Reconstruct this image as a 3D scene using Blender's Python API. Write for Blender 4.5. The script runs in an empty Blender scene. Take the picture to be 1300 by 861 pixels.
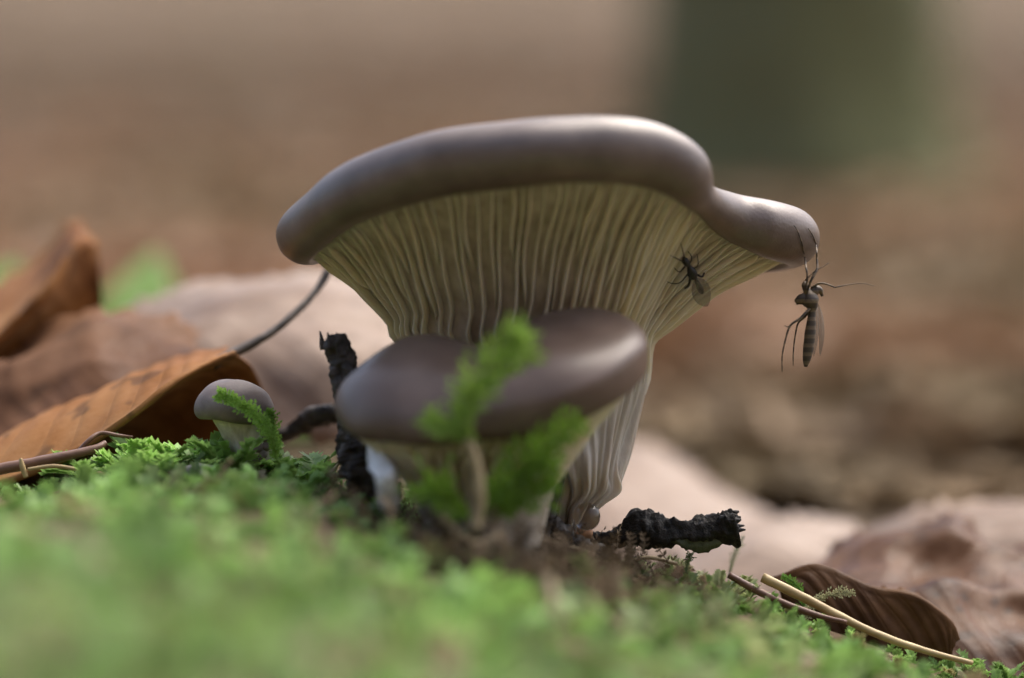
import bpy, math, random
import numpy as np
from mathutils import Vector, noise as mn
from mathutils.bvhtree import BVHTree

random.seed(7); rng = np.random.default_rng(7)
scene = bpy.context.scene
COL = scene.collection

# ------------------------------------------------------------------ camera, sky, sun, exposure
# everything is laid out in millimetres and scaled to metres (MM) when a mesh is made
MM = 0.001
DIST = 400.0          # camera to plane of focus, mm
EYE = 60.0            # camera height, mm
cam = bpy.data.objects.new('camera', bpy.data.cameras.new('camera'))
COL.objects.link(cam); scene.camera = cam
cam.location = (0, -DIST*MM, EYE*MM); cam.rotation_euler = (math.radians(90), 0, 0)
cam.data.sensor_fit = 'HORIZONTAL'; cam.data.sensor_width = 36
cam.data.lens = 36*DIST/130.0
cam.data.clip_start = 0.005; cam.data.clip_end = 500
cam.data.dof.use_dof = True
cam.data.dof.focus_distance = (DIST-1)*MM
cam.data.dof.aperture_fstop = 8.2
cam.data.dof.aperture_blades = 0

SUN_DIR = Vector((0.34, 0.34, 0.88)).normalized()      # towards the light
world = bpy.data.worlds.new('World'); scene.world = world; world.use_nodes = True
wn = world.node_tree
sky = wn.nodes.new('ShaderNodeTexSky'); sky.sky_type = 'NISHITA'; sky.sun_disc = False
sky.sun_elevation = math.asin(SUN_DIR.z); sky.sun_rotation = math.atan2(SUN_DIR.x, SUN_DIR.y)
sky.air_density = 1.0; sky.dust_density = 5.0; sky.ozone_density = 0.6
wn.links.new(sky.outputs[0], wn.nodes['Background'].inputs[0])
wn.nodes['Background'].inputs[1].default_value = 0.12
sun = bpy.data.objects.new('sun', bpy.data.lights.new('sun', 'SUN')); COL.objects.link(sun)
sun.data.energy = 1.3; sun.data.angle = math.radians(50); sun.data.color = (1.0, 0.965, 0.91)
sun.rotation_euler = SUN_DIR.to_track_quat('Z', 'Y').to_euler()
sun.location = (0.3, 0.1, 1.0)

scene.view_settings.view_transform = 'Standard'; scene.view_settings.look = 'None'
scene.view_settings.exposure = 1.5; scene.view_settings.gamma = 1.0
scene.view_settings.use_curve_mapping = False
scene.render.engine = 'CYCLES'
scene.cycles.use_denoising = True
scene.cycles.max_bounces = 8
scene.cycles.diffuse_bounces = 5

# ------------------------------------------------------------------ helpers
def P(px, py, Y=0.0):
    """a point of the place, in mm, given where it is seen and how deep it lies"""
    s = 0.1*(DIST+Y)/DIST
    return np.array(((px-650.0)*s, Y, EYE+(430.5-py)*s))

def props(o, label=None, cat=None, group=None, kind=None):
    if label: o['label'] = label
    if cat: o['category'] = cat
    if group: o['group'] = group
    if kind: o['kind'] = kind
    return o

def root(name, base, label, cat, group=None):
    o = bpy.data.objects.new(name, None); COL.objects.link(o)
    o.location = Vector(base)*MM; o.empty_display_size = 0.002
    return props(o, label, cat, group)

def mesh_obj(name, V, F, mat, parent=None, base=(0, 0, 0), smooth=True, uv=None, col=None):
    """V in mm world coordinates, F quads/tris; the object sits at base (or at its parent's base)"""
    V = (np.asarray(V, float)-np.asarray(base, float))*MM
    me = bpy.data.meshes.new(name)
    if isinstance(F, np.ndarray):
        k = F.shape[1]
        me.vertices.add(len(V)); me.vertices.foreach_set('co', V.ravel())
        me.loops.add(F.size); me.loops.foreach_set('vertex_index', F.ravel().astype(np.int32))
        me.polygons.add(len(F)); me.polygons.foreach_set('loop_start', np.arange(len(F), dtype=np.int32)*k)
        me.update(calc_edges=True)
    else:
        me.from_pydata([tuple(v) for v in V], [], [tuple(f) for f in F])
    if uv is not None:
        l = me.uv_layers.new(name='UVMap')
        idx = np.empty(len(me.loops), np.int32); me.loops.foreach_get('vertex_index', idx)
        l.data.foreach_set('uv', np.asarray(uv, float)[idx].ravel())
    if col is not None:
        a = me.color_attributes.new('tint', 'FLOAT_COLOR', 'POINT')
        c = np.ones((len(V), 4)); c[:, :3] = col
        a.data.foreach_set('color', c.ravel())
    me.materials.append(mat)
    if smooth: me.shade_smooth()
    o = bpy.data.objects.new(name, me); COL.objects.link(o)
    if parent is not None: o.parent = parent
    else: o.location = Vector(base)*MM
    return o

def nz(p, s=1.0, o=0.0):
    return mn.noise(Vector((p[0]*s+o, p[1]*s+o*0.7, p[2]*s-o)))

def catmull(C, n, closed=False):
    """n samples of a Catmull-Rom curve through rows of C (any trailing shape)"""
    C = np.asarray(C, float); m = len(C)
    t = np.arange(n)/n*m if closed else np.linspace(0, m-1, n)
    return cat_at(C, t, closed)

def cat_at(C, t, closed=False):
    C = np.asarray(C, float); m = len(C); t = np.asarray(t, float)
    i = np.floor(t).astype(int)
    if not closed: i = np.clip(i, 0, m-2)
    f = (t-i).reshape((-1,)+(1,)*(C.ndim-1))
    if closed:
        a, b, c, d = C[(i-1) % m], C[i % m], C[(i+1) % m], C[(i+2) % m]
    else:
        b, c = C[i], C[i+1]
        a = np.where((i > 0).reshape(f.shape), C[np.maximum(i-1, 0)], 2*b-c)
        d = np.where((i < m-2).reshape(f.shape), C[np.minimum(i+2, m-1)], 2*c-b)
    return 0.5*(2*b+(c-a)*f+(2*a-5*b+4*c-d)*f*f+(3*b-a-3*c+d)*f**3)

def grid_faces(nu, nv, wrap_u=False, off=0):
    F = []
    for j in range(nv-1):
        for i in range(nu if wrap_u else nu-1):
            i2 = (i+1) % nu
            F.append((off+j*nu+i, off+j*nu+i2, off+(j+1)*nu+i2, off+(j+1)*nu+i))
    return F

class MB:
    """collects tubes and blades for one mesh"""
    def __init__(s): s.V = []; s.F = []
    def add(s, V, F):
        o = len(s.V); s.V += [tuple(v) for v in V]; s.F += [tuple(o+i for i in f) for f in F]
    def tube(s, pts, rad, seg=8, n=None, rough=0.0, rs=1.0, seed=0.0, flat=1.0):
        pts = np.asarray(pts, float); rad = np.asarray(rad, float)*np.ones(len(pts))
        if n:
            pr = catmull(np.column_stack([pts, rad]), n); pts, rad = pr[:, :3], np.maximum(pr[:, 3], 1e-3)
        n = len(pts); V = []; prev = None
        arc = np.concatenate([[0], np.cumsum(np.linalg.norm(np.diff(pts, axis=0), axis=1))])
        for k in range(n):
            T = pts[min(k+1, n-1)]-pts[max(k-1, 0)]; T = T/(np.linalg.norm(T)+1e-9)
            if prev is None:
                a = np.array((0, 1, 0)) if abs(T[1]) < 0.9 else np.array((1, 0, 0))
            else: a = prev
            N = a-T*np.dot(a, T); N = N/(np.linalg.norm(N)+1e-9); B = np.cross(T, N); prev = N
            for i in range(seg):
                th = 2*math.pi*i/seg
                d = N*math.cos(th)*flat+B*math.sin(th)
                r = rad[k]
                if rough:
                    q = np.array((math.cos(th)*rad.mean(), math.sin(th)*rad.mean(), arc[k]*0.4))*1.3
                    r *= 1+rough*(nz(q, rs, seed)+0.6*nz(q, rs*2.7, seed+5)+0.4*nz(q, rs*7, seed+9))
                V.append(pts[k]+d*r)
        o = len(V)
        F = grid_faces(seg, n, True)
        V += [pts[0], pts[-1]]
        F += [(o, (i+1) % seg, i) for i in range(seg)]
        F += [(o+1, (n-1)*seg+i, (n-1)*seg+(i+1) % seg) for i in range(seg)]
        s.add(V, F)
    def blade(s, p, d, side, L, W, up=None, fold=0.15):
        """one pointed leaflet: base, two flanks, tip, with a keel"""
        p, d, side = map(np.asarray, (p, d, side))
        n = np.cross(d, side) if up is None else np.asarray(up)
        m = p+d*L*0.42-n*W*fold
        s.add([p, m+side*W*0.5+n*W*fold*2, p+d*L, m-side*W*0.5+n*W*fold*2, m], [(0, 1, 4), (1, 2, 4), (2, 3, 4), (3, 0, 4)])

# ------------------------------------------------------------------ materials
def new_mat(name):
    m = bpy.data.materials.new(name); m.use_nodes = True
    t = m.node_tree; b = t.nodes['Principled BSDF']
    return m, t, b
def N(t, kind, **kw):
    n = t.nodes.new(kind)
    for k, v in kw.items():
        if k.startswith('i_'):
            key = k[2:]; n.inputs[int(key) if key.isdigit() else key.replace('_', ' ')].default_value = v
        else: setattr(n, k, v)
    return n
def ramp(t, src, stops):
    r = N(t, 'ShaderNodeValToRGB'); e = r.color_ramp.elements
    while len(e) < len(stops): e.new(0.5)
    for el, (p, c) in zip(e, stops):
        el.position = p; el.color = (*c, 1) if len(c) == 3 else c
    t.links.new(src, r.inputs[0]); return r
def tex_noise(t, scale, detail=4, rough=0.55, coord='Object', stretch=None, dist=0.0):
    tc = N(t, 'ShaderNodeTexCoord'); src = tc.outputs[coord]
    if stretch:
        mp = N(t, 'ShaderNodeMapping'); mp.inputs['Scale'].default_value = stretch
        t.links.new(src, mp.inputs[0]); src = mp.outputs[0]
    n = N(t, 'ShaderNodeTexNoise'); n.inputs['Scale'].default_value = scale
    n.inputs['Detail'].default_value = detail; n.inputs['Roughness'].default_value = rough
    n.inputs['Distortion'].default_value = dist
    t.links.new(src, n.inputs[0]); return n
def bump(t, b, src, strength, dist, prev=None):
    bp = N(t, 'ShaderNodeBump'); bp.inputs['Strength'].default_value = strength
    bp.inputs['Distance'].default_value = dist
    t.links.new(src, bp.inputs['Height'])
    if prev is not None: t.links.new(prev.outputs[0], bp.inputs['Normal'])
    t.links.new(bp.outputs[0], b.inputs['Normal']); return bp
def mix_rgb(t, fac, a, b, mode='MIX'):
    m = N(t, 'ShaderNodeMix', data_type='RGBA', blend_type=mode)
    for s, v in ((0, fac), (6, a), (7, b)):
        if hasattr(v, 'links') or isinstance(v, bpy.types.NodeSocket): t.links.new(v, m.inputs[s])
        else: m.inputs[s].default_value = v if s == 0 else (*v, 1)
    return m.outputs[2]

def simple(name, c1, c2, scale, rough=0.6, bstr=0.3, bdist=0.0003, detail=5, sss=0.0, rad=(0.002, 0.0012, 0.0008),
           spec=0.4, stretch=None, fine=None, coat=0.0):
    m, t, b = new_mat(name)
    n = tex_noise(t, scale, detail, stretch=stretch)
    r = ramp(t, n.outputs['Fac'], [(0.33, c1), (0.68, c2)])
    t.links.new(r.outputs[0], b.inputs['Base Color'])
    b.inputs['Roughness'].default_value = rough; b.inputs['Specular IOR Level'].default_value = spec
    b.inputs['Coat Weight'].default_value = coat; b.inputs['Coat Roughness'].default_value = 0.35
    bp = bump(t, b, n.outputs['Fac'], bstr, bdist)
    if fine:
        f = tex_noise(t, fine[0], 3); bump(t, b, f.outputs['Fac'], fine[1], fine[2], bp)
    if sss:
        b.inputs['Subsurface Weight'].default_value = sss
        b.inputs['Subsurface Radius'].default_value = rad; b.inputs['Subsurface Scale'].default_value = 1.0
    return m

M = {}
M['cap_big'] = simple('grey_brown_cap_skin', (0.095, 0.067, 0.051), (0.155, 0.113, 0.089), 210, 0.42, 0.12, 0.0004, sss=0.12,
                      rad=(0.0016, 0.0011, 0.0008), spec=0.7, fine=(2600, 0.5, 0.00009))
M['cap_front'] = simple('dark_brown_cap_skin', (0.092, 0.058, 0.041), (0.138, 0.091, 0.067), 160, 0.40, 0.08, 0.0004, sss=0.1,
                        rad=(0.0014, 0.0009, 0.0007), spec=0.38, fine=(1800, 0.35, 0.00008))
M['cap_small'] = simple('grey_cap_skin', (0.130, 0.098, 0.084), (0.205, 0.160, 0.140), 420, 0.6, 0.2, 0.0002, sss=0.15,
                        rad=(0.0012, 0.0009, 0.0007), fine=(4200, 0.5, 0.00006))
M['gill'] = simple('cream_gill', (0.52, 0.46, 0.36), (0.62, 0.565, 0.465), 260, 0.55, 0.15, 0.0002, sss=0.5,
                   rad=(0.0022, 0.0016, 0.0009), spec=0.3)
M['stem'] = simple('pale_grey_stem', (0.34, 0.28, 0.21), (0.54, 0.475, 0.385), 160, 0.5, 0.35, 0.0005, sss=0.35,
                   rad=(0.0018, 0.0013, 0.0009), stretch=(3, 3, 0.35), fine=(1900, 0.3, 0.0001))
M['stem_small'] = simple('fibrous_white_stem', (0.42, 0.38, 0.27), (0.62, 0.58, 0.45), 700, 0.6, 0.4, 0.0003, sss=0.35,
                         rad=(0.0014, 0.0011, 0.0008), stretch=(2, 2, 0.4), fine=(3500, 0.4, 0.0001))
M['char'] = simple('charred_wood', (0.005, 0.005, 0.0045), (0.028, 0.023, 0.019), 900, 0.75, 0.9, 0.0008, detail=8, fine=(3500, 0.6, 0.0003))
M['bark'] = simple('dark_wet_bark', (0.012, 0.010, 0.008), (0.075, 0.058, 0.044), 500, 0.6, 0.9, 0.001, detail=8, fine=(2500, 0.5, 0.0003))
M['twig'] = simple('red_brown_twig', (0.10, 0.045, 0.026), (0.22, 0.12, 0.075), 400, 0.5, 0.4, 0.0003, stretch=(0.3, 1, 1))
M['petiole'] = simple('grey_leaf_stalk', (0.040, 0.032, 0.027), (0.11, 0.09, 0.075), 500, 0.6, 0.4, 0.0003)
M['straw'] = simple('dry_straw', (0.30, 0.21, 0.085), (0.50, 0.38, 0.18), 300, 0.5, 0.4, 0.0002, stretch=(0.3, 2, 2))
M['stalk'] = simple('tan_moss_stalk', (0.20, 0.15, 0.075), (0.36, 0.28, 0.16), 500, 0.6, 0.4, 0.0003)
M['soil'] = simple('dark_humus', (0.018, 0.013, 0.009), (0.075, 0.052, 0.034), 220, 0.85, 1.0, 0.003, detail=8)
M['shard'] = simple('silvery_shell_skin', (0.50, 0.48, 0.44), (0.85, 0.83, 0.79), 1200, 0.32, 0.8, 0.0004, detail=6, spec=0.6)
M['pebble'] = simple('grey_pebble', (0.10, 0.095, 0.09), (0.19, 0.18, 0.17), 300, 0.7, 0.3, 0.0005)
M['chip'] = simple('orange_wood_chip', (0.28, 0.12, 0.045), (0.48, 0.26, 0.12), 500, 0.6, 0.5, 0.0003, stretch=(0.4, 1, 2))
M['gnat_dark'] = simple('black_chitin', (0.008, 0.008, 0.008), (0.025, 0.022, 0.02), 2500, 0.4, 0.4, 0.00008)
M['gnat_leg'] = simple('dark_leg_chitin', (0.030, 0.024, 0.018), (0.06, 0.048, 0.036), 2000, 0.5, 0.2, 0.00005)

def banded():
    m, t, b = new_mat('banded_gnat_body')
    tc = N(t, 'ShaderNodeTexCoord'); sx = N(t, 'ShaderNodeSeparateXYZ'); t.links.new(tc.outputs['Object'], sx.inputs[0])
    mu = N(t, 'ShaderNodeMath', operation='MULTIPLY'); mu.inputs[1].default_value = 900.0; t.links.new(sx.outputs[2], mu.inputs[0])
    fr = N(t, 'ShaderNodeMath', operation='FRACT'); t.links.new(mu.outputs[0], fr.inputs[0])
    r = ramp(t, fr.outputs[0], [(0.0, (0.018, 0.014, 0.010)), (0.5, (0.035, 0.025, 0.015)), (0.62, (0.24, 0.17, 0.095)), (0.92, (0.16, 0.115, 0.065))])
    n = tex_noise(t, 1800, 4)
    c = mix_rgb(t, n.outputs['Fac'], r.outputs[0], (0.07, 0.048, 0.028))
    t.links.new(c, b.inputs['Base Color']); b.inputs['Roughness'].default_value = 0.6
    bump(t, b, n.outputs['Fac'], 0.4, 0.0001)
    return m
M['gnat_band'] = banded()

def wing_mat():
    m, t, b = new_mat('clear_smoky_wing')
    n = tex_noise(t, 900, 3, stretch=(3, 3, 0.4))
    r = ramp(t, n.outputs['Fac'], [(0.3, (0.10, 0.085, 0.065)), (0.7, (0.26, 0.22, 0.17))])
    t.links.new(r.outputs[0], b.inputs['Base Color'])
    b.inputs['Roughness'].default_value = 0.3; b.inputs['Alpha'].default_value = 0.38
    return m
M['wing'] = wing_mat()

def water_mat():
    m, t, b = new_mat('clear_water')
    b.inputs['Base Color'].default_value = (1, 1, 1, 1); b.inputs['Roughness'].default_value = 0.0
    b.inputs['IOR'].default_value = 1.333; b.inputs['Transmission Weight'].default_value = 1.0
    return m
M['water'] = water_mat()

def leaf_mat(name, c_dark, c_mid, c_light, gloss=0.45, trans=0.25, blotch=60, veins=9.0, spots=0.0, spec=0.09):
    """a dead broad leaf: midrib and side veins from its own UV, blotches, a little light through it"""
    m, t, b = new_mat(name)
    uvn = N(t, 'ShaderNodeUVMap'); uvn.uv_map = 'UVMap'
    sx = N(t, 'ShaderNodeSeparateXYZ'); t.links.new(uvn.outputs[0], sx.inputs[0])
    def math_(op, a, b_=None):
        n = N(t, 'ShaderNodeMath', operation=op)
        for i, v in enumerate((a, b_)):
            if v is None: continue
            if isinstance(v, (int, float)): n.inputs[i].default_value = v
            else: t.links.new(v, n.inputs[i])
        return n.outputs[0]
    w = math_('ABSOLUTE', math_('SUBTRACT', sx.outputs[1], 0.5))
    n1 = tex_noise(t, blotch, 6, 0.6); n2 = tex_noise(t, blotch*6, 6, 0.65)
    ph = math_('ADD', math_('SUBTRACT', math_('MULTIPLY', sx.outputs[0], veins), math_('MULTIPLY', w, 5.0)),
               math_('MULTIPLY', n1.outputs['Fac'], 0.5))
    tri = math_('ABSOLUTE', math_('SUBTRACT', math_('FRACT', ph), 0.5))
    v1 = math_('SMOOTH_MIN', 1.0, math_('MULTIPLY', tri, 9.0))
    mid = math_('SMOOTH_MIN', 1.0, math_('MULTIPLY', w, 26.0))
    vein = math_('MULTIPLY', v1, mid)                       # 0 on veins
    r = ramp(t, n1.outputs['Fac'], [(0.36, c_dark), (0.5, c_mid), (0.66, c_light)])
    c = mix_rgb(t, math_('MULTIPLY', n2.outputs['Fac'], 0.35), r.outputs[0], c_dark)
    c = mix_rgb(t, math_('MULTIPLY', math_('SUBTRACT', 1.0, vein), 0.13), c, c_light)
    if spots:
        n3 = tex_noise(t, blotch*3.2, 2)
        sp = ramp(t, n3.outputs['Fac'], [(0.62, (0, 0, 0)), (0.68, (1, 1, 1))])
        c = mix_rgb(t, math_('MULTIPLY', sp.outputs[0], spots), c, (0.03, 0.02, 0.015))
    t.links.new(c, b.inputs['Base Color'])
    rr = ramp(t, n2.outputs['Fac'], [(0.3, (gloss-0.08,)*3), (0.7, (gloss+0.15,)*3)])
    t.links.new(rr.outputs[0], b.inputs['Roughness']); b.inputs['Specular IOR Level'].default_value = spec
    bp = bump(t, b, vein, 0.16, 0.0004); bump(t, b, n2.outputs['Fac'], 0.35, 0.0005, bp)
    tr = N(t, 'ShaderNodeBsdfTranslucent'); t.links.new(c, tr.inputs[0])
    mx = N(t, 'ShaderNodeMixShader'); mx.inputs[0].default_value = trans
    t.links.new(b.outputs[0], mx.inputs[1]); t.links.new(tr.outputs[0], mx.inputs[2])
    t.links.new(mx.outputs[0], t.nodes['Material Output'].inputs[0])
    return m
M['leaf_orange'] = leaf_mat('orange_brown_leaf', (0.14, 0.052, 0.014), (0.26, 0.112, 0.034), (0.38, 0.195, 0.078), 0.62, 0.12, 45, spots=0.5)
M['leaf_brown'] = leaf_mat('brown_leaf', (0.08, 0.036, 0.018), (0.15, 0.073, 0.036), (0.25, 0.135, 0.075), 0.55, 0.12, 40, spots=0.4)
M['leaf_pink'] = leaf_mat('pale_pinkish_leaf', (0.20, 0.135, 0.096), (0.33, 0.245, 0.185), (0.43, 0.34, 0.27), 0.42, 0.2, 40, spots=0.3)
M['leaf_red'] = leaf_mat('glossy_red_brown_leaf', (0.045, 0.018, 0.007), (0.105, 0.046, 0.018), (0.17, 0.092, 0.050), 0.36, 0.1, 110, spots=0.6, spec=0.11)
M['leaf_dark'] = leaf_mat('dark_curled_leaf', (0.05, 0.022, 0.009), (0.11, 0.053, 0.02), (0.18, 0.095, 0.042), 0.5, 0.2, 60)
M['leaf_green'] = leaf_mat('fresh_green_leaf', (0.14, 0.26, 0.05), (0.20, 0.34, 0.08), (0.26, 0.40, 0.12), 0.4, 0.45, 60)

def tint_mat(name, rough=0.5, trans=0.3, bstr=0.0, nscale=300, spec=0.3):
    m, t, b = new_mat(name)
    a = N(t, 'ShaderNodeAttribute'); a.attribute_name = 'tint'
    n = tex_noise(t, nscale, 3)
    r = ramp(t, n.outputs['Fac'], [(0.3, (0.7, 0.7, 0.7)), (0.7, (1.2, 1.2, 1.2))])
    c = mix_rgb(t, 1.0, a.outputs['Color'], r.outputs[0], 'MULTIPLY')
    t.links.new(c, b.inputs['Base Color']); b.inputs['Roughness'].default_value = rough
    b.inputs['Specular IOR Level'].default_value = spec
    tr = N(t, 'ShaderNodeBsdfTranslucent'); t.links.new(c, tr.inputs[0])
    mx = N(t, 'ShaderNodeMixShader'); mx.inputs[0].default_value = trans
    t.links.new(b.outputs[0], mx.inputs[1]); t.links.new(tr.outputs[0], mx.inputs[2])
    t.links.new(mx.outputs[0], t.nodes['Material Output'].inputs[0])
    return m
M['moss'] = tint_mat('green_moss', 0.45, 0.4)
M['litter'] = tint_mat('dead_leaf_litter', 0.8, 0.1, nscale=60, spec=0.05)

def ground_mat():
    m, t, b = new_mat('forest_floor')
    n1 = tex_noise(t, 2.0, 6, 0.6); n2 = tex_noise(t, 60, 8, 0.65)
    r = ramp(t, n2.outputs['Fac'], [(0.3, (0.065, 0.046, 0.029)), (0.5, (0.125, 0.091, 0.061)), (0.7, (0.18, 0.135, 0.094))])
    g = ramp(t, n1.outputs['Fac'], [(0.62, (0, 0, 0)), (0.75, (0.6, 0.6, 0.6))])
    c = mix_rgb(t, g.outputs[0], r.outputs[0], (0.10, 0.11, 0.04))
    t.links.new(c, b.inputs['Base Color']); b.inputs['Roughness'].default_value = 0.9; b.inputs['Specular IOR Level'].default_value = 0.04
    bump(t, b, n2.outputs['Fac'], 0.8, 0.01)
    return m
M['ground'] = ground_mat()

def trunk_mat():
    m, t, b = new_mat('mossy_bark')
    n1 = tex_noise(t, 5, 6, 0.6); n2 = tex_noise(t, 30, 8, 0.6, stretch=(1, 1, 0.25))
    r = ramp(t, n2.outputs['Fac'], [(0.35, (0.028, 0.026, 0.020)), (0.65, (0.13, 0.115, 0.09))])
    g = ramp(t, n1.outputs['Fac'], [(0.25, (0.62,)*3), (0.6, (0.92,)*3)])
    c = mix_rgb(t, g.outputs[0], r.outputs[0], (0.110, 0.118, 0.040))
    t.links.new(c, b.inputs['Base Color']); b.inputs['Roughness'].default_value = 0.85
    bump(t, b, n2.outputs['Fac'], 0.9, 0.02)
    return m
M['trunk'] = trunk_mat()

# ------------------------------------------------------------------ the ground
RX = (np.array((-300, -120, 0, 130, 250, 400, 470, 560, 700, 760, 900, 1000, 1100, 1200, 1300, 1600, 2500))-650)/10.0
RZ = (430.5-np.array((640, 640, 637, 607, 602, 606, 638, 678, 702, 726, 752, 786, 828, 862, 890, 930, 960)))/10.0
def ground_z(X, Y):
    """height in mm: a mossy hump under the mushrooms, falling off to the leaf litter behind, then a rising slope"""
    X = np.asarray(X, float); Y = np.asarray(Y, float)
    ridge = np.interp(X, RX, RZ)
    for d in (4, 8): ridge = 0.5*ridge+0.25*(np.interp(X-d, RX, RZ)+np.interp(X+d, RX, RZ))
    hump = ridge+np.clip(0.04*np.minimum(Y, 0), -14, 0)
    Yc = np.maximum(Y, 0)
    base = -47+0.045*Yc+7e-6*np.minimum(Yc, 20000)**2+0.28*np.maximum(Yc-20000, 0)
    L = np.interp(X, (-40, -5, 10), (150, 60, 36))
    k = np.clip((Y-3)/L, 0, 1); k = k*k*(3-2*k)
    far = np.clip((np.abs(X)-150)/400, 0, 1)
    hump = hump*(1-far)+(-40)*far
    z = hump*(1-k)+base*k
    Yn = np.maximum(-Y-900, 0)                 # unseen bank added behind the camera to block low sky light
    z = z+7000*(1-np.exp(-(1.05*(np.sqrt(Yn**2+700**2)-700))/7000))
    w = np.clip(Yc/400, 0, 1)
    z = z+w*(6*np.sin(X/90+Y/130)+9*np.sin(X/260-Y/210+1.3))
    return z+EYE

def axis(lo, hi, n, k):
    t = np.linspace(-1, 1, n)
    s = np.sinh(t*k)/np.sinh(k)
    return np.where(s < 0, -s*lo, s*hi)
gx = axis(-40000, 40000, 241, 7.5); gy = axis(-20000, 60000, 281, 7.5)
GX, GY = np.meshgrid(gx, gy)
GZ = ground_z(GX, GY)
V = np.stack([GX, GY, GZ], -1).reshape(-1, 3)
for i in range(len(V)):
    if abs(V[i, 0]) < 400 and -420 < V[i, 1] < 500:
        V[i, 2] += 1.2*nz(V[i], 0.08)+0.6*nz(V[i], 0.25)
ground = mesh_obj('ground', V, np.array(grid_faces(len(gx), len(gy))), M['ground'])
props(ground, 'brown forest floor rising gently behind the mossy hump', 'ground', kind='structure')
del ground['category']

# ------------------------------------------------------------------ big oyster mushroom (lofted through rings)
def loft(rings, nth, vper):
    R = [catmull(r, nth, True) for r in rings]                  # each nth x 3
    n = (len(R)-1)*vper+1
    return cat_at(np.array(R), np.linspace(0, len(R)-1, n))     # nv x nth x 3

def bead_rings(C, rad, M0, phis, squash=1.0):
    """rings of a rolled margin: C = rim centreline control points, M0 = cap centre"""
    n = len(C); out = [np.zeros((n, 3)) for _ in phis]
    for k in range(n):
        T = C[(k+1) % n]-C[(k-1) % n]; T /= np.linalg.norm(T)
        e1 = C[k]-M0; e1 -= T*np.dot(e1, T); e1 /= np.linalg.norm(e1)
        e2 = np.cross(e1, T); 
        if e2[2] < 0: e2 = -e2
        for q, ph in enumerate(phis):
            a = math.radians(ph)
            out[q][k] = C[k]+rad[k]*(math.cos(a)*e1+math.sin(a)*e2*squash)
    return out

def ell(px0, px1, py, Yc, dep, angs, tilt=0.0):
    c = P((px0+px1)/2, py, Yc); hw = (px1-px0)/2*0.1*(DIST+Yc)/DIST
    return np.array([c+np.array((hw*math.cos(math.radians(a)), dep*math.sin(math.radians(a)),
                                 tilt*hw*math.cos(math.radians(a)))) for a in angs])

def split_loft(S, v0, v1):
    s = S[v0:v1+1]; nv, nt = s.shape[:2]
    return s.reshape(-1, 3), grid_faces(nt, nv, True)

def wobble(S, amp, sc, seed, rows=None):
    for j in range(S.shape[0]):
        if rows and not rows(j): continue
        for i in range(S.shape[1]):
            p = S[j, i]
            S[j, i] = p+amp*np.array((nz(p, sc, seed), nz(p, sc, seed+11), nz(p, sc, seed+23)))
    return S

rim = [(180, 386, 300, -3, 3.5), (197, 413, 271, -11, 3.7), (215, 462, 240, -17, 3.9), (235, 530, 216, -21.5, 4.0),
       (254, 610, 201, -24.5, 4.15), (271, 690, 192.5, -26, 4.2), (287, 765, 190, -25.5, 4.2), (302, 822, 196, -23, 4.0),
       (315, 866, 218, -20.5, 3.6), (325, 889, 250, -13.5, 2.2), (335, 917, 271, -5.5, 3.1), (346, 962, 286, -3, 3.5),
       (357, 1001, 299, 1.5, 3.65), (12, 1000, 305, 8, 3.6), (34, 950, 312, 17, 3.4), (62, 850, 302, 27, 3.4),
       (90, 700, 292, 31, 3.4), (120, 560, 290, 27, 3.4), (145, 465, 295, 17, 3.4), (164, 410, 300, 7, 3.4)]
angs = [r[0] for r in rim]
Crim = np.array([P(r[1], r[2], r[3]) for r in rim]); Rr = [r[4] for r in rim]
M0 = P(680, 275, 3)
top = bead_rings(Crim, Rr, M0, (135, 95, 55, 15, -25, -62, -92, -118))
cen = P(680, 300, 4)
inner2 = np.array([M0+(c-M0)*0.32+np.array((0, 0, -3.5)) for c in Crim])
inner1 = np.array([M0+(c-M0)*0.68+np.array((0, 0, 0.8)) for c in Crim])
inner3 = np.array([cen+(c-M0)*0.04+np.array((0, 0, -3)) for c in Crim])
neck = ell(508, 822, 432, 4, 12.5, angs)
g0 = top[-1]
gm1 = g0*0.62+neck*0.38; gm1 = gm1+(neck.mean(0)-gm1)*np.array((0.05, 0.05, 0))+np.array((0, 0, 0.6))
gm2 = g0*0.26+neck*0.74; gm2 = gm2+(neck.mean(0)-gm2)*np.array((0.07, 0.06, 0))
rings_big = [inner3, inner2, inner1]+top+[gm1, gm2, neck,
             ell(588, 821, 482, 4.5, 9.5, angs), ell(640, 806, 545, 3, 8, angs), ell(668, 793, 596, 1, 7, angs),
             ell(682, 783, 624, 0.5, 6, angs), ell(692, 752, 646, 0, 5, angs), ell(700, 738, 676, 0, 4, angs), ell(706, 734, 712, 0, 2, angs)]
VP = 5; NTH = 220
S = loft(rings_big, NTH, VP)
S = wobble(S, 0.55, 0.09, 3.0)
i_edge = 9*VP + 3           # end of the skin, just under the rolled margin
i_neck = 13*VP
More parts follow.
